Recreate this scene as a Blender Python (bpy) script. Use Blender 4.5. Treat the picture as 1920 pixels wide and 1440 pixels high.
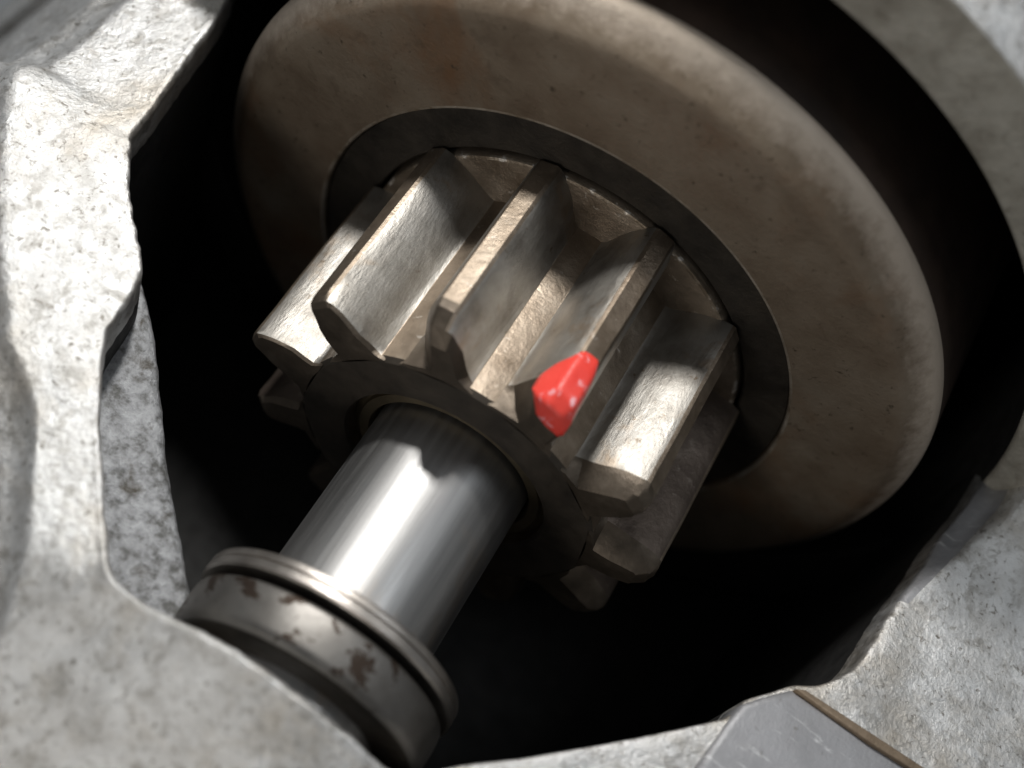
import bpy, bmesh, math, random
from mathutils import Vector, Matrix, noise

random.seed(7)
for o in list(bpy.data.objects): bpy.data.objects.remove(o, do_unlink=True)
scene = bpy.context.scene
col = scene.collection

# ------------------------------------------------------------------ units
# Everything is laid out in pinion radii (pinion tip radius = 1) and scaled to
# real size: axis of the motor along Y, window of the nose housing facing +Z.
S = 0.015            # 15 mm tip radius
ZO = 2.75            # axis height over the underside of the housing (radii)
def W(x, y, z): return Vector((x*S, y*S, (z+ZO)*S))

# ------------------------------------------------------------------ camera
cam_d = bpy.data.cameras.new('camera'); cam = bpy.data.objects.new('camera', cam_d); col.objects.link(cam)
cam_d.sensor_width = 36.0
cam_d.lens = 36.0*2593.29/1920.0
cam_d.clip_start = 0.002; cam_d.clip_end = 20
right = Vector((0.83720275, 0.46258158, 0.29173591)); up = Vector((-0.54689264, 0.70813638, 0.44659973)); back = Vector((0, -0.53344274, 0.84583618))
M = Matrix((right, up, back)).transposed().to_4x4(); M.translation = W(0.03992, -2.75133, 5.28518)
cam.matrix_world = M
cam_d.dof.use_dof = True
cam_d.dof.focus_distance = 5.75*S
cam_d.dof.aperture_fstop = 22.0
scene.camera = cam
scene.render.resolution_x = 1024; scene.render.resolution_y = 768

# ------------------------------------------------------------------ light
w = bpy.data.worlds.new('World'); scene.world = w; w.use_nodes = True
w.node_tree.nodes['Background'].inputs[0].default_value = (0.93, 0.97, 1.0, 1)
w.node_tree.nodes['Background'].inputs[1].default_value = 0.16
def lamp(name, pos, target, size, power, colour):
    d = bpy.data.lights.new(name, 'AREA'); d.shape = 'DISK'; d.size = size*S; d.energy = power; d.color = colour
    o = bpy.data.objects.new(name, d); col.objects.link(o); o.location = W(*pos)
    o.rotation_euler = (W(*target)-W(*pos)).to_track_quat('-Z', 'Y').to_euler()
    return o
lamp('torch_lamp', (-2.9, 2.8, 6.6), (-0.6, 0.2, 0.3), 0.70, 0.130, (1.0, 0.985, 0.955))
lamp('workshop_lamp', (-1.7, -8.8, 2.6), (0.0, 0.6, 0.5), 2.2, 0.042, (1.0, 0.95, 0.88))
lamp('ceiling_lamp', (5.0, 2.6, 10.0), (0.3, 0.0, 0.3), 2.6, 0.028, (0.90, 0.95, 1.0))
vs = scene.view_settings
vs.view_transform = 'Standard'; vs.look = 'None'; vs.exposure = 0; vs.gamma = 1; vs.use_curve_mapping = False

# ------------------------------------------------------------------ materials
def mat(name, stops, metallic=1.0, rough=(0.35, 0.5), scale=4.0, detail=8, stretch=(1, 1, 1), bump=0.0, bscale=60.0,
        bstretch=(1, 1, 1), second=None, coat=0.0, spots=None, lacunarity=2.0, distort=0.0):
    """procedural metal: noise-driven colour ramp, roughness and fine relief; second=(colour, scale, low, high) is a stain layer"""
    m = bpy.data.materials.new(name); m.use_nodes = True
    nt = m.node_tree; N = nt.nodes; L = nt.links
    b = N['Principled BSDF']
    tc = N.new('ShaderNodeTexCoord'); oi = N.new('ShaderNodeObjectInfo')
    off = N.new('ShaderNodeVectorMath'); off.operation = 'MULTIPLY_ADD'
    off.inputs[1].default_value = (1/S,)*3
    comb = N.new('ShaderNodeCombineXYZ')
    mul = N.new('ShaderNodeMath'); mul.operation = 'MULTIPLY'; mul.inputs[1].default_value = 37.0
    L.new(oi.outputs['Random'], mul.inputs[0])
    for i in range(3): L.new(mul.outputs[0], comb.inputs[i])
    L.new(tc.outputs['Object'], off.inputs[0]); L.new(comb.outputs[0], off.inputs[2])
    def tex(sc, det, st, rgh=0.6, dist=0.0):
        mp = N.new('ShaderNodeMapping'); mp.inputs['Scale'].default_value = st
        L.new(off.outputs[0], mp.inputs[0])
        n = N.new('ShaderNodeTexNoise'); n.inputs['Scale'].default_value = sc; n.inputs['Detail'].default_value = det
        n.inputs['Roughness'].default_value = rgh; n.inputs['Distortion'].default_value = dist
        L.new(mp.outputs[0], n.inputs['Vector']); return n
    n1 = tex(scale, detail, stretch, 0.62, distort)
    r = N.new('ShaderNodeValToRGB'); L.new(n1.outputs['Fac'], r.inputs[0])
    els = r.color_ramp.elements
    for i, (p, c) in enumerate(stops):
        e = els[i] if i < 2 else els.new(p)
        e.position = p; e.color = (*c, 1)
    out = r.outputs[0]
    mr = N.new('ShaderNodeMapRange'); mr.inputs['From Min'].default_value = 0.3; mr.inputs['From Max'].default_value = 0.7
    mr.inputs['To Min'].default_value = rough[0]; mr.inputs['To Max'].default_value = rough[1]
    n2 = tex(scale*2.3, 6, stretch); L.new(n2.outputs['Fac'], mr.inputs[0])
    rough_out = mr.outputs[0]
    for lay in (second or []):
        c, sc, lo, hi = lay[:4]; st = lay[4] if len(lay) > 4 else (1, 1, 1)
        n3 = tex(sc, 9, st, 0.65, 0.4)
        m2 = N.new('ShaderNodeMapRange'); m2.inputs['From Min'].default_value = lo; m2.inputs['From Max'].default_value = hi
        L.new(n3.outputs['Fac'], m2.inputs[0])
        mx = N.new('ShaderNodeMix'); mx.data_type = 'RGBA'
        L.new(m2.outputs[0], mx.inputs['Factor']); L.new(out, mx.inputs[6]); mx.inputs[7].default_value = (*c, 1)
        out = mx.outputs[2]
        if len(lay) > 5:
            mx2 = N.new('ShaderNodeMix'); mx2.data_type = 'FLOAT'
            L.new(m2.outputs[0], mx2.inputs['Factor']); L.new(rough_out, mx2.inputs[2]); mx2.inputs[3].default_value = lay[5]
            rough_out = mx2.outputs[0]
    L.new(out, b.inputs['Base Color']); L.new(rough_out, b.inputs['Roughness'])
    b.inputs['Metallic'].default_value = metallic
    b.inputs['Coat Weight'].default_value = coat; b.inputs['Coat Roughness'].default_value = 0.10
    if bump:
        nb = tex(bscale, 6, bstretch, 0.7)
        bp = N.new('ShaderNodeBump'); bp.inputs['Strength'].default_value = bump; bp.inputs['Distance'].default_value = 0.02*S
        L.new(nb.outputs['Fac'], bp.inputs['Height']); L.new(bp.outputs[0], b.inputs['Normal'])
    return m

M_cast = mat('cast_aluminium', [(0.30, (0.52, 0.51, 0.49)), (0.46, (0.66, 0.655, 0.645)), (0.60, (0.76, 0.76, 0.755)), (0.8, (0.83, 0.83, 0.825))],
             0.85, (0.32, 0.56), 8.0, 12, bump=0.52, bscale=30, second=[((0.44, 0.385, 0.31), 1.5, 0.50, 0.72), ((0.42, 0.405, 0.38), 11, 0.52, 0.66), ((0.25, 0.232, 0.205), 34, 0.575, 0.67)])
M_bell = mat('machined_casting', [(0.3, (0.22, 0.20, 0.165)), (0.55, (0.40, 0.38, 0.33)), (0.75, (0.50, 0.48, 0.43))], 0.5, (0.45, 0.6), 5, 8,
             bump=0.5, bscale=18, second=[((0.17, 0.15, 0.12), 14, 0.58, 0.75)])
M_ledge = mat('ledge_casting', [(0.36, (0.13, 0.13, 0.125)), (0.50, (0.31, 0.315, 0.325)), (0.70, (0.46, 0.47, 0.485))], 0.45, (0.45, 0.65), 20, 10,
              bump=0.9, bscale=20, second=[((0.09, 0.08, 0.065), 7, 0.57, 0.68)])
M_pad = mat('milled_aluminium', [(0.3, (0.30, 0.30, 0.31)), (0.7, (0.37, 0.37, 0.385))], 0.5, (0.46, 0.58), 6, 9, bump=0.25, bscale=34, second=[((0.58, 0.58, 0.59), 3.5, 0.60, 0.66, (1, 7, 1)), ((0.22, 0.215, 0.205), 18, 0.62, 0.72)])
M_line = mat('brown_parting_line', [(0.3, (0.14, 0.10, 0.065)), (0.7, (0.26, 0.20, 0.14))], 0.3, (0.5, 0.65), 8, 6, bump=0.4, bscale=30)
M_inside = mat('shaded_recess_metal', [(0.3, (0.008, 0.008, 0.008)), (0.7, (0.022, 0.021, 0.020))], 0.2, (0.6, 0.8), 6, 6, bump=0.4, bscale=20)  # near-black inner walls: cavity shade put into the colour
M_cover = mat('oily_brown_steel', [(0.30, (0.15, 0.108, 0.074)), (0.5, (0.215, 0.168, 0.122)), (0.72, (0.275, 0.228, 0.175))], 0.6, (0.50, 0.62), 2.6, 12,
              bump=0.25, bscale=34, second=[((0.19, 0.105, 0.055), 1.5, 0.50, 0.74), ((0.11, 0.08, 0.055), 7.0, 0.60, 0.80), ((0.08, 0.06, 0.04), 28, 0.61, 0.70)])
M_side = mat('dark_drum_side', [(0.3, (0.020, 0.012, 0.008)), (0.7, (0.05, 0.03, 0.02))], 0.3, (0.6, 0.75), 4, 8, bump=0.1, bscale=30, second=[((0.09, 0.085, 0.08), 14, 0.66, 0.74)])  # darker brown than the drum face, with paler specks
def add_band(m, colour, r0, r1, amp):
    nt = m.node_tree; N = nt.nodes; L = nt.links; b = N['Principled BSDF']
    tc = N.new('ShaderNodeTexCoord'); sep = N.new('ShaderNodeSeparateXYZ'); L.new(tc.outputs['Object'], sep.inputs[0])
    cb = N.new('ShaderNodeCombineXYZ'); L.new(sep.outputs[0], cb.inputs[0]); L.new(sep.outputs[2], cb.inputs[2])
    ln = N.new('ShaderNodeVectorMath'); ln.operation = 'LENGTH'; L.new(cb.outputs[0], ln.inputs[0])
    nz = N.new('ShaderNodeTexNoise'); nz.inputs['Scale'].default_value = 14/S; nz.inputs['Detail'].default_value = 9; nz.inputs['Roughness'].default_value = .7
    L.new(tc.outputs['Object'], nz.inputs['Vector'])
    ad = N.new('ShaderNodeMath'); ad.operation = 'MULTIPLY_ADD'; ad.inputs[1].default_value = amp*S
    L.new(nz.outputs['Fac'], ad.inputs[0]); L.new(ln.outputs['Value'], ad.inputs[2])
    mr = N.new('ShaderNodeMapRange'); mr.inputs['From Min'].default_value = (r0+amp*.5)*S; mr.inputs['From Max'].default_value = (r1+amp*.5)*S
    L.new(ad.outputs[0], mr.inputs[0])
    mx = N.new('ShaderNodeMix'); mx.data_type = 'RGBA'
    old = b.inputs['Base Color'].links[0].from_socket
    L.new(mr.outputs[0], mx.inputs['Factor']); L.new(old, mx.inputs[6]); mx.inputs[7].default_value = (*colour, 1)
    L.new(mx.outputs[2], b.inputs['Base Color'])
add_band(M_cover, (0.50, 0.425, 0.35), 1.71, 1.79, .15)
M_fleck = mat('flecked_flange_edge', [(0.45, (0.16, 0.125, 0.09)), (0.58, (0.30, 0.25, 0.195)), (0.64, (0.66, 0.62, 0.57))], 0.8, (0.4, 0.5), 13, 6, bump=0.4, bscale=20)
M_rim = mat('worn_steel_rim', [(0.35, (0.26, 0.20, 0.14)), (0.5, (0.44, 0.38, 0.31)), (0.7, (0.62, 0.56, 0.49))], 0.75, (0.36, 0.50), 7, 9, bump=0.35, bscale=30)
M_dark = mat('dark_steel', [(0.3, (0.020, 0.017, 0.014)), (0.7, (0.062, 0.052, 0.041))], 0.6, (0.42, 0.6), 5, 10, bump=0.3, bscale=30)
M_flank = mat('worn_tooth_steel', [(0.3, (0.22, 0.20, 0.175)), (0.5, (0.36, 0.34, 0.31)), (0.75, (0.47, 0.45, 0.42))], 0.95, (0.40, 0.54), 4.5, 11,
              bump=0.28, bscale=30, bstretch=(1, 0.25, 1), second=[((0.30, 0.21, 0.13), 2.8, 0.56, 0.74), ((0.20, 0.16, 0.12), 20, 0.63, 0.70)])
M_land = mat('tooth_brown_film', [(0.3, (0.15, 0.115, 0.083)), (0.55, (0.27, 0.22, 0.17)), (0.75, (0.38, 0.325, 0.265))], 0.85, (0.36, 0.5), 5, 9,
             bump=0.25, bscale=28, second=[((0.55, 0.51, 0.46), 22, 0.62, 0.74)])
M_flank_shaded = mat('shaded_tooth_film', [(0.3, (0.085, 0.066, 0.055)), (0.55, (0.15, 0.12, 0.10)), (0.75, (0.24, 0.20, 0.17))], 0.8, (0.45, 0.58), 5, 9, bump=0.25, bscale=28, second=[((0.32, 0.28, 0.24), 14, 0.62, 0.72)])  # brown film, darkened further to paint the shade on the lower teeth
M_front = mat('tooth_end_steel', [(0.3, (0.06, 0.048, 0.036)), (0.55, (0.115, 0.092, 0.07)), (0.75, (0.20, 0.165, 0.13))], 0.7, (0.40, 0.55), 6, 8,
              bump=0.2, bscale=28)
M_shaft = mat('polished_shaft', [(0.3, (0.32, 0.315, 0.31)), (0.7, (0.46, 0.455, 0.45))], 1.0, (0.38, 0.52), 3, 8, stretch=(4, 0.12, 4), coat=0.35,
              bump=0.05, bscale=22, bstretch=(1, 0.06, 1), second=[((0.46, 0.40, 0.34), 2.2, 0.55, 0.72, (1, 0.6, 1), 0.42)])
M_ring = mat('ground_ring_steel', [(0.3, (0.30, 0.27, 0.24)), (0.7, (0.46, 0.43, 0.40))], 1.0, (0.34, 0.46), 5, 8, bump=0.12, bscale=20)
M_collar = mat('stained_collar_steel', [(0.3, (0.13, 0.12, 0.11)), (0.7, (0.25, 0.24, 0.225))], 0.95, (0.40, 0.52), 3, 8, bump=0.08, bscale=20,
               second=[((0.06, 0.045, 0.036), 7.5, 0.555, 0.60, (1, 1.2, 1), 0.6)])
M_bronze = mat('bronze_bush', [(0.3, (0.16, 0.13, 0.085)), (0.7, (0.26, 0.21, 0.14))], 0.9, (0.4, 0.5), 6, 6)
M_red = mat('red_paint', [(0.3, (0.74, 0.045, 0.032)), (0.7, (0.84, 0.075, 0.055))], 0.0, (0.36, 0.5), 5, 8, bump=0.3, bscale=12, second=[((0.85, 0.50, 0.54), 15, 0.57, 0.66)])

# ------------------------------------------------------------------ helpers
def link(name, me, mats, parent=None, loc=None, smooth=True):
    o = bpy.data.objects.new(name, me); col.objects.link(o)
    for m in mats:
        if m.name not in [x.name for x in me.materials]: me.materials.append(m)
    if smooth: me.shade_smooth()
    if parent is not None: o.parent = parent
    return o
def thing(name, label, cat, loc=(0, 0, 0), group=None):
    o = bpy.data.objects.new(name, None); col.objects.link(o); o.location = W(*loc); o.empty_display_size = 0.2*S
    o['label'] = label; o['category'] = cat
    if group: o['group'] = group
    return o
def lathe(prof, seg=160, closed=True, flip=False, matf=None):
    """profile of (radius, y) in radii turned about the Y axis -> mesh, local origin on the axis"""
    v = []; f = []; n = len(prof)
    for i in range(seg):
        a = 2*math.pi*i/seg; s, c = math.sin(a), math.cos(a)
        v += [(r*s*S, y*S, r*c*S) for r, y in prof]
    for i in range(seg):
        j = (i+1) % seg
        for k in range(n if closed else n-1):
            l = (k+1) % n
            q = (i*n+k, i*n+l, j*n+l, j*n+k)
            f.append(q)
    me = bpy.data.meshes.new('lathe'); me.from_pydata(v, [], f); me.validate(); me.update()
    bm = bmesh.new(); bm.from_mesh(me); bmesh.ops.remove_doubles(bm, verts=bm.verts, dist=1e-7)
    bmesh.ops.recalc_face_normals(bm, faces=bm.faces)
    for e in bm.edges:
        if e.is_manifold and e.calc_face_angle(0) > math.radians(28): e.smooth = False
    if matf:
        for fc in bm.faces:
            c = fc.calc_center_median(); fc.material_index = matf(math.hypot(c.x, c.z)/S, c.y/S, c.z/S)
    bm.to_mesh(me); bm.free(); return me
def arc(cr, cy, r, a0, a1, n=10):
    return [(cr+r*math.sin(math.radians(a0+(a1-a0)*i/n)), cy-r*math.cos(math.radians(a0+(a1-a0)*i/n))) for i in range(n+1)]

# ------------------------------------------------------------------ housing
housing = thing('starter_housing', 'rough grey cast aluminium nose housing with an open window around the gear', 'housing', (0, 0, -ZO))
HB = Vector((0, 0, ZO))      # the empty sits on the underside
def catmull(pts, n):
    out = []
    P = [pts[0]]+pts+[pts[-1]]
    for i in range(1, len(P)-2):
        p0, p1, p2, p3 = P[i-1], P[i], P[i+1], P[i+2]
        for k in range(n):
            t = k/n
            out.append(tuple(0.5*((2*p1[j])+(-p0[j]+p2[j])*t+(2*p0[j]-5*p1[j]+4*p2[j]-p3[j])*t*t+(-p0[j]+3*p1[j]-3*p2[j]+p3[j])*t**3) for j in range(len(p1))))
    out.append(pts[-1]); return out
# stations: inner edge x, y, z | outer edge x, y, z | chamfer width
ST = [(-2.28, 3.5, .40, -2.6, 3.5, .36, .02), (-2.2, 1.8, .40, -2.55, 1.8, .36, .02), (-2.09, 1.50, .40, -2.46, 1.55, .26, .02), (-1.98, 1.22, .40, -2.44, 1.22, .26, .02), (-1.91, .75, .40, -2.44, .72, .27, .02), (-1.87, .46, .40, -2.45, .46, .31, .02),
      (-1.86, .35, .40, -2.50, .36, .37, .02), (-1.81, .26, .40, -2.48, .25, .40, .02), (-1.71, .12, .40, -2.37, .05, .40, .02), (-1.57, -.03, .40, -2.20, -.21, .40, .02), (-1.46, -.14, .40, -2.04, -.40, .40, .02),
      (-1.42, -.23, .40, -1.95, -.50, .40, .02), (-1.40, -.34, .40, -1.86, -.59, .40, .02), (-1.39, -.42, .40, -1.77, -.67, .39, .02), (-1.36, -.52, .40, -1.68, -.77, .38, .02), (-1.21, -.75, .40, -1.45, -.90, .36, .02),
      (-1.02, -.99, .42, -1.27, -1.15, .36, .02), (-.86, -1.18, .44, -1.14, -1.36, .34, .02), (-.75, -1.29, .50, -1.06, -1.58, .24, .02), (-.60, -1.31, .50, -.98, -1.85, .12, .02), (-.37, -1.31, .60, -.70, -2.05, .06, .03),
      (-.20, -1.31, .63, -.40, -2.15, .04, .03), (0, -1.31, .60, 0, -2.2, .04, .03), (.21, -1.31, .54, .40, -2.15, .06, .03), (.45, -1.31, .46, .85, -2.0, .2, .02),
      (.66, -1.13, .42, 1.3, -1.75, .25, .02), (.85, -.97, .40, 1.6, -1.5, .3, .02), (1.17, -.68, .40, 2.1, -1.2, .33, .02), (1.39, -.47, .40, 2.5, -.95, .35, .02), (1.46, -.39, .40, 2.62, -.85, .36, .02),
      (1.49, -.30, .40, 2.7, -.75, .36, .02), (1.56, -.22, .40, 2.8, -.65, .36, .02), (1.64, -.13, .40, 2.9, -.5, .36, .02), (1.74, -.06, .40, 3.0, -.35, .36, .02), (1.84, .08, .40, 3.1, -.1, .36, .02), (1.88, .25, .40, 3.15, .15, .36, .02),
      (1.91, .44, .40, 3.15, .44, .36, .03), (1.97, .72, .40, 3.15, .74, .36, .06), (2.00, .91, .38, 3.15, .95, .50, .09), (2.07, 1.18, .37, 3.0, 1.2, .80, .10), (2.12, 1.50, .36, 2.8, 1.5, 1.2, .10), (2.2, 1.8, .34, 3.15, 1.8, .36, .10), (2.28, 3.5, .34, 3.15, 3.5, .36, .10)]
ring = catmull(ST, 14)
def housing_mesh():
    V = []; F = []; rows = []
    nT = 26
    for s in ring:
        I = Vector(s[:3]); O = Vector(s[3:6]); ch = s[6]
        d = (O-I); d.z = 0; ln = d.length; d.normalize()
        row = []
        inn = I - d*0.0
        row.append(Vector((inn.x, inn.y, -2.45)))
        for z in (-1.6, -.9, -.4, -.1, .1, .2): row.append(Vector((inn.x+d.x*.0, inn.y, min(z, I.z-.12))))
        row.append(I+Vector((0, 0, -.05))); 
        kk = max(0.0, min(1.0, (ch-.03)/.06)); kk = kk*kk*(3-2*kk)
        base = .06*kk
        row.append(I + d*.004 + Vector((0, 0, -.010)))
        row.append(I + d*ch*.6 + Vector((0, 0, -.002 - .012*kk)))
        row.append(I + d*ch + Vector((0, 0, base*.8)))
        for k in range(1, nT):
            t = ch/ln + (1-ch/ln)*k/nT
            p = I.lerp(O, t); p.z += base*(1-t)
            tt = max(0, (t-.80)/.20)
            p.z -= .10*tt*tt
            row.append(p)
        rr = .16
        for a in (15, 30, 45, 60, 75, 90):
            aa = math.radians(a)
            row.append(Vector((O.x, O.y, O.z-.10)) + d*rr*math.sin(aa) + Vector((0, 0, -rr*(1-math.cos(aa)))))
        e = row[-1]
        for z in (-.3, -.8, -1.6, -2.75):
            row.append(e + d*.55*(.2-z) + Vector((0, 0, z-e.z)))
        rows.append(row)
    n = len(rows[0])
    for row in rows:
        for k, p in enumerate(row):
            if 6 <= k:
                q = p*3.0
                h = noise.noise(q)*.012 + noise.noise(q*3.1)*.004 + noise.noise(q*9)*.002
                edge = noise.noise(Vector((p.x*22, p.y*22, 3.3)))*.005 if k <= 10 else 0
                p = p + Vector((edge, edge, h))
            V.append(tuple(p*S + Vector((0, 0, ZO*S))))
    for i in range(len(rows)-1):
        for k in range(n-1):
            F.append((i*n+k, i*n+n+k, i*n+n+k+1, i*n+k+1))
    me = bpy.data.meshes.new('shell'); me.from_pydata(V, [], F); me.validate()
    bm = bmesh.new(); bm.from_mesh(me); bmesh.ops.recalc_face_normals(bm, faces=bm.faces)
    bm.faces.ensure_lookup_table()
    nst = len(rows)
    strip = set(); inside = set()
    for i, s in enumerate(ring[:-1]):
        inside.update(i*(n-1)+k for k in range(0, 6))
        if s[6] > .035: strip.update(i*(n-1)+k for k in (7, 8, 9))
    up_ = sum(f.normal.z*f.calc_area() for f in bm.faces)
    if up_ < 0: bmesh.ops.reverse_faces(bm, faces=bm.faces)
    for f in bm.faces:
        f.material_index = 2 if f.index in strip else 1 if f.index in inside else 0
    bm.to_mesh(me); bm.free(); return me
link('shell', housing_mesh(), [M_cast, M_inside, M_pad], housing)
# floor of the housing
def slab(pts, z0, z1, bevel=0.0, bulge=None):
    bm = bmesh.new()
    b = [bm.verts.new((x*S, y*S, (z0+ZO)*S)) for x, y in pts]
    t = [bm.verts.new((x*S, y*S, ((z1(x, y) if callable(z1) else z1)+ZO)*S)) for x, y in pts]
    bm.faces.new(b); tf = bm.faces.new(t)
    for i in range(len(pts)):
        j = (i+1) % len(pts); bm.faces.new((b[i], b[j], t[j], t[i]))
    bmesh.ops.recalc_face_normals(bm, faces=bm.faces)
    if bevel:
        bmesh.ops.bevel(bm, geom=[e for e in tf.edges], offset=bevel*S, segments=3, affect='EDGES', profile=.6)
    me = bpy.data.meshes.new('slab'); bm.to_mesh(me); bm.free(); return me
fl = [(s[0], s[1]) for s in ST]
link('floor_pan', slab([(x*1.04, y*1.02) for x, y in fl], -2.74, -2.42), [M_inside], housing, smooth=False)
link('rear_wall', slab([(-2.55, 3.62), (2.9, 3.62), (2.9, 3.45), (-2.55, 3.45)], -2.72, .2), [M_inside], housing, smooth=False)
# bell: the round machined throat behind the window
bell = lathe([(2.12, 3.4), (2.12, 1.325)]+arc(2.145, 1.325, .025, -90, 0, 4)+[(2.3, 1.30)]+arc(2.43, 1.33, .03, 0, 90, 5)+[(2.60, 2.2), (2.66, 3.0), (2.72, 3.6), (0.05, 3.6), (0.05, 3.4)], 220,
             matf=lambda r, y, z: 1 if (r < 2.121 or y > 3.3 or z < .15) else (2 if r > 2.45 else 0))  # lower front face takes the cavity black, shade painted in
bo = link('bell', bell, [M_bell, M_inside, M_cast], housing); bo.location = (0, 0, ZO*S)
# inner ledge under the left wall
LE = [(-1.72, .10), (-1.50, -.04), (-1.27, -.27), (-1.04, -.54), (-.88, -.72), (-.72, -.88), (-.58, -1.02), (-.42, -1.14), (-.45, -1.40), (-.9, -1.34), (-1.2, -1.0), (-1.5, -.6), (-1.8, -.1)]
def ledge_mesh():
    bm = bmesh.new()
    inner = catmull([(x, y, 0) for x, y in LE[:8]], 10)
    rows = []
    for i, p in enumerate(inner):
        t = i/(len(inner)-1)
        a = Vector((p[0], p[1], 0)); d = Vector((-.68, -.73, 0))
        row = [a+Vector((0, 0, -1.6))]
        for (o, z) in ((0, -.5), (0, -.04), (.012, -.01), (.04, .003), (.09, .01), (.15, .012), (.21, .01), (.28, .01), (.36, .02), (.44, .04)):
            q = a + d*o + Vector((0, 0, z+.04))
            q.z += noise.noise(q*7)*.012 + noise.noise(q*21)*.006
            if o < .02: q += d*noise.noise(q*14)*.006
            row.append(q)
        rows.append([bm.verts.new(tuple(q*S+Vector((0, 0, ZO*S)))) for q in row])
    for i in range(len(rows)-1):
        for k in range(len(rows[0])-1):
            bm.faces.new((rows[i][k], rows[i][k+1], rows[i+1][k+1], rows[i+1][k]))
    bmesh.ops.recalc_face_normals(bm, faces=bm.faces)
    if sum(f.normal.z for f in bm.faces) < 0: bmesh.ops.reverse_faces(bm, faces=bm.faces)
    me = bpy.data.meshes.new('ledge'); bm.to_mesh(me); bm.free(); return me
link('inner_ledge', ledge_mesh(), [M_ledge], housing)['label'] = 'speckled grey inner ledge below the window edge'
# milled pad and brown line on the right lip
pad = [(1.41, -.70), (1.452, -.44), (1.475, -.34), (1.54, -.262), (1.635, -.165), (2.35, -.16), (2.35, -.75)]
link('milled_pad', slab(pad, .25, .428, .03), [M_pad], housing)['label'] = 'smooth milled grey facet on the lip'
pl = [(1.640, -.168), (1.675, -.150), (2.36, -.150), (2.36, -.185), (2.0, -.190)]
link('parting_line', slab(pl, .30, .452, .006), [M_line], housing)['label'] = 'brown ridge running along the milled facet'

# ------------------------------------------------------------------ clutch drum
drum = thing('clutch_drum', 'round oily brown steel clutch drum with a bright worn rim behind the gear', 'clutch')
drum.location = W(0, 0, 0)
face = [(1.196, 1.25), (1.196, .985), (1.203, .972), (1.215, .970), (1.45, .975)]+[(1.62, .978)]+[(1.662, .980), (1.684, .988), (1.700, 1.000), (1.770, 1.068), (1.790, 1.092), (1.803, 1.12), (1.808, 1.15)]+[(1.812, 1.5), (1.82, 2.2), (1.82, 3.1), (1.0, 3.1), (1.0, 1.25)]
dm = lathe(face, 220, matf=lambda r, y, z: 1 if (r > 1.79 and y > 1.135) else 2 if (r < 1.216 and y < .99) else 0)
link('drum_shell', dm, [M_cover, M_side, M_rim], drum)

# ------------------------------------------------------------------ pinion gear
pin = thing('pinion_gear', 'small steel pinion gear with thick straight teeth, one tooth marked in red', 'gear')
pin.location = W(0, 0, 0)
M_hub = mat('dark_hub_face', [(0.3, (0.030, 0.025, 0.020)), (0.7, (0.085, 0.070, 0.055))], 0.5, (0.45, 0.6), 5, 8, bump=0.15, bscale=26)  # end face darker than the hub's sides
link('hub', lathe([(.479, .02), (.49, .005), (.52, .0), (.69, .0), (.71, .02), (.71, .99), (.479, .99)], 160,
                  matf=lambda r, y, z: 1 if y < .03 else 0), [M_land, M_hub], pin)
link('back_flange', lathe([(.45, .975), (.94, .975), (.952, .98), (.957, .99), (.957, 1.12), (.45, 1.12)], 200, matf=lambda r, y, z: 1 if (r > .935 and y < 1.0) else 0), [M_land, M_fleck], pin)
link('backing_washer', lathe([(.985, 1.00), (1.188, 1.00), (1.19, 1.02), (1.19, 1.2), (.975, 1.2), (.975, 1.01)], 200), [M_dark], pin)
link('bushing', lathe([(.385, .07), (.395, .05), (.440, .05), (.447, .07), (.478, .08), (.478, .6), (.385, .6)], 140), [M_bronze], pin)

PROF = [(.162, .682), (.142, .697), (.128, .722), (.122, .765), (.116, .815), (.107, .865), (.091, .915), (.070, .960), (.051, .990), (.037, 1.0)]
def section(y, cut, lt, rt):
    pts = []
    for h, r in PROF: pts.append((-h*(lt if r > .71 else 1), min(r, cut)))
    for h, r in reversed(PROF): pts.append((h*(rt if r > .71 else 1), min(r, cut)))
    return pts
def tooth_mesh(bv, seed):
    # the driving end is bevelled on one side, more or less worn from tooth to tooth
    cut0 = 1-.085*bv; lt0 = max(.15, 1-.75*bv)
    SECT = [(0.0, cut0, lt0, 1-.2*bv), (.03*bv+.004, (cut0+2)/3, lt0*.6+.4, 1-.02*bv), (.07*bv+.012, 1.0, lt0*.25+.75, 1.0), (.10*bv+.02, 1.0, 1.0, 1.0), (.16, 1.0, 1.0, 1.0), (.35, 1.0, 1.0, 1.0), (.60, 1.0, 1.0, 1.0), (.98, 1.0, 1.0, 1.0)]
    bm = bmesh.new(); rows = []
    for y, cut, lt, rt in SECT:
        row = []
        for i, (t, r) in enumerate(section(y, cut, lt, rt)):
            w_ = noise.noise(Vector((t*9+seed*5, y*6, r*9)))*.007 if r > .72 else 0
            row.append(bm.verts.new(((t+w_*.6)*S, (y+(w_*1.5 if y < .12 else 0))*S, (r+w_)*S)))
        rows.append(row)
    n = len(rows[0]); np_ = len(PROF)
    for i in range(len(rows)-1):
        for k in range(n-1):
            f = bm.faces.new((rows[i][k], rows[i+1][k], rows[i+1][k+1], rows[i][k+1]))
            f.material_index = 2 if (i < 3 and k < np_) or i < 1 else (1 if (np_-2 <= k <= np_ or k in (0, n-2)) else 0)
    f = bm.faces.new(rows[0]); f.material_index = 2
    bm.faces.new(rows[-1])
    for i in range(len(rows)-1): bm.faces.new((rows[i][0], rows[i][n-1], rows[i+1][n-1], rows[i+1][0]))
    bmesh.ops.recalc_face_normals(bm, faces=bm.faces)
    for e in bm.edges:
        if e.is_manifold and e.calc_face_angle(0) > math.radians(24): e.smooth = False
    me = bpy.data.meshes.new('tooth'); bm.to_mesh(me); bm.free(); return me
NT = 11; PH = -0.044
teeth = []
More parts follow.
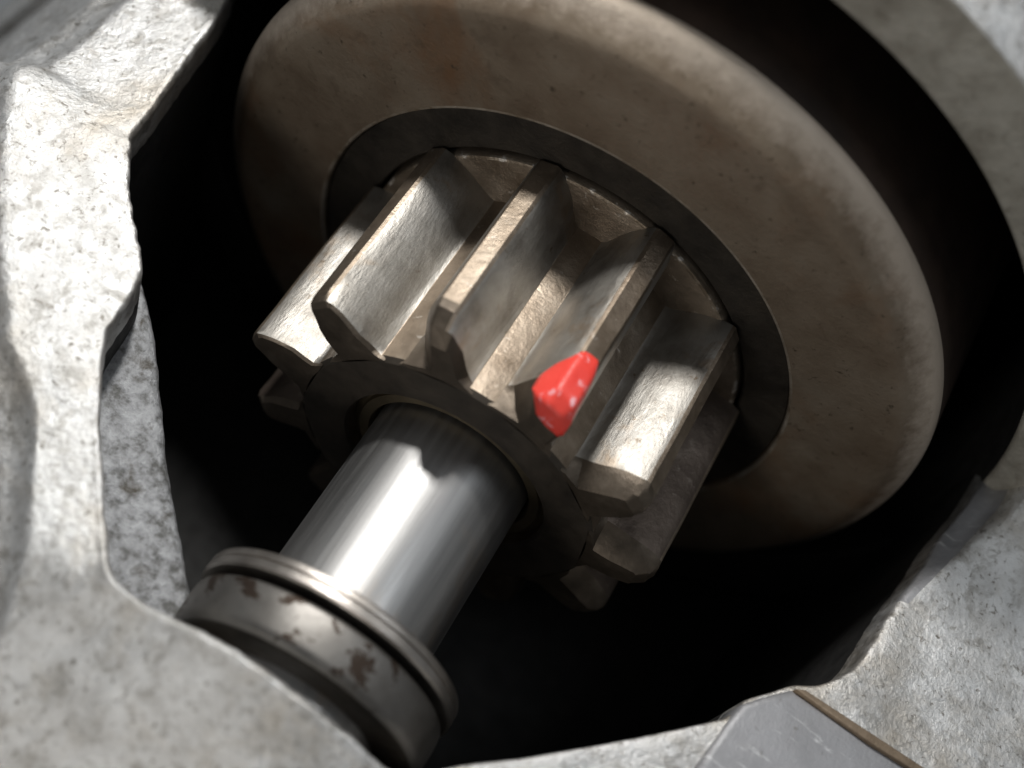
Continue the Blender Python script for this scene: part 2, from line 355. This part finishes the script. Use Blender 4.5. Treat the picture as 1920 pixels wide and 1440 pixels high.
for i in range(NT):
    o = link('tooth', tooth_mesh([.35, .45, 1.3, 1.0, .75, .9][i] if i < 6 else .8, i), [M_flank if i < 5 else M_flank_shaded, M_land, M_front], pin)
    o.rotation_euler = (0, PH+(i-2.5)*2*math.pi/NT, 0)
    teeth.append(o)
marked = teeth[3]; marked['label'] = 'tooth with a dab of red paint on its tip'
def paint_mesh():
    # covers the bevelled end, the land and the top of the left flank of the marked tooth
    def interp(tab, u):
        for (u0, p0), (u1, p1) in zip(tab, tab[1:]):
            if u <= u1:
                k = (u-u0)/(u1-u0); return Vector(p0).lerp(Vector(p1), k)
        return Vector(tab[-1][1])
    rowsdef = [[(0, (-.094, .055, .880)), (.4, (-.034, -.012, .870)), (1, (.088, -.016, .850))],
               [(0, (-.106, .050, .895)), (.2, (-.082, .012, .930)), (.38, (-.044, -.004, .965)), (.75, (.036, -.012, .965)), (1, (.095, -.014, .89))],
               [(0, (-.106, .070, .890)), (.35, (-.050, .060, 1.004)), (.75, (.042, .030, 1.006)), (1, (.080, .01, .945))],
               [(0, (-.106, .100, .885)), (.35, (-.050, .20, 1.006)), (.75, (.040, .18, 1.010)), (1, (.064, .13, .975))],
               [(0, (-.104, .125, .885)), (.2, (-.078, .200, .945)), (.35, (-.046, .255, 1.000)), (.75, (.028, .275, 1.004)), (1, (.052, .21, .990))]]
    bm = bmesh.new(); rows = []; nu = 18
    full = []
    for a, b in zip(rowsdef, rowsdef[1:]):
        for k in range(5): full.append((a, b, k/5))
    full.append((rowsdef[-2], rowsdef[-1], 1.0))
    for vi, (a, b, k) in enumerate(full):
        row = []
        for i in range(nu+1):
            u = i/nu
            p = interp(a, u).lerp(interp(b, u), k)
            rim = min(1, min(i, nu-i, vi, len(full)-1-vi)/2.0)
            g = .008 + .004*rim + noise.noise(p*22)*.002*rim
            p = p + Vector((p.x*2.0, -.5 if vi < 6 else 0, .75))*g
            if rim == 0: p += Vector((0, noise.noise(p*18)*.012, 0))
            row.append(bm.verts.new(tuple(p*S)))
        rows.append(row)
    for i in range(len(rows)-1):
        for k in range(nu): bm.faces.new((rows[i][k], rows[i+1][k], rows[i+1][k+1], rows[i][k+1]))
    bmesh.ops.recalc_face_normals(bm, faces=bm.faces)
    bmesh.ops.smooth_vert(bm, verts=[v for v in bm.verts if not v.is_boundary], factor=.5, use_axis_x=True, use_axis_y=True, use_axis_z=True)
    me = bpy.data.meshes.new('paint'); bm.to_mesh(me); bm.free(); return me
po = link('paint_mark', paint_mesh(), [M_red], marked); po['label'] = 'glossy red paint dab'
sm = po.modifiers.new('thick', 'SOLIDIFY'); sm.thickness = .010*S; sm.offset = -1

# ------------------------------------------------------------------ shaft, ring, collar
sh = link('drive_shaft', lathe([(0, -1.95), (.35, -1.95), (.37, -1.93), (.37, .9), (.37, 2.6), (0, 2.6)], 160, closed=False), [M_shaft])
sh.location = W(0, 0, 0); sh['label'] = 'polished steel drive shaft passing through the gear'; sh['category'] = 'shaft'
rg = thing('thrust_ring', 'thin ground steel ring around the shaft above the stained collar', 'ring'); rg.location = W(0, 0, 0)
link('washer', lathe([(.372, -.875), (.555, -.875), (.568, -.880), (.571, -.888), (.571, -.909), (.564, -.914), (.372, -.914)], 180), [M_ring], rg)
link('snap_ring', lathe([(.372, -.915), (.566, -.915), (.572, -.920), (.572, -.948), (.560, -.956), (.372, -.956)], 180), [M_ring], rg)
cl = link('stop_collar', lathe([(.372, -.990), (.535, -.990)]+arc(.535, -1.015, .025, 180, 90, 5)+[(.562, -1.06), (.560, -1.12)]+arc(.505, -1.145, .052, 90, 10, 7)+[(.372, -1.20)], 180,
               matf=lambda r, y, z: 1 if y < -1.188 else 0), [M_collar, M_dark])  # near face of the collar coloured dark to stand for its shade
cl.location = W(0, 0, 0); cl['label'] = 'steel stop collar with dark brown stains on the shaft end'; cl['category'] = 'collar'
link('collar_neck', lathe([(.372, -.989), (.46, -.989), (.46, -.957), (.372, -.957)], 120), [M_inside], cl)  # groove shade painted in: neck uses the near-black recess material
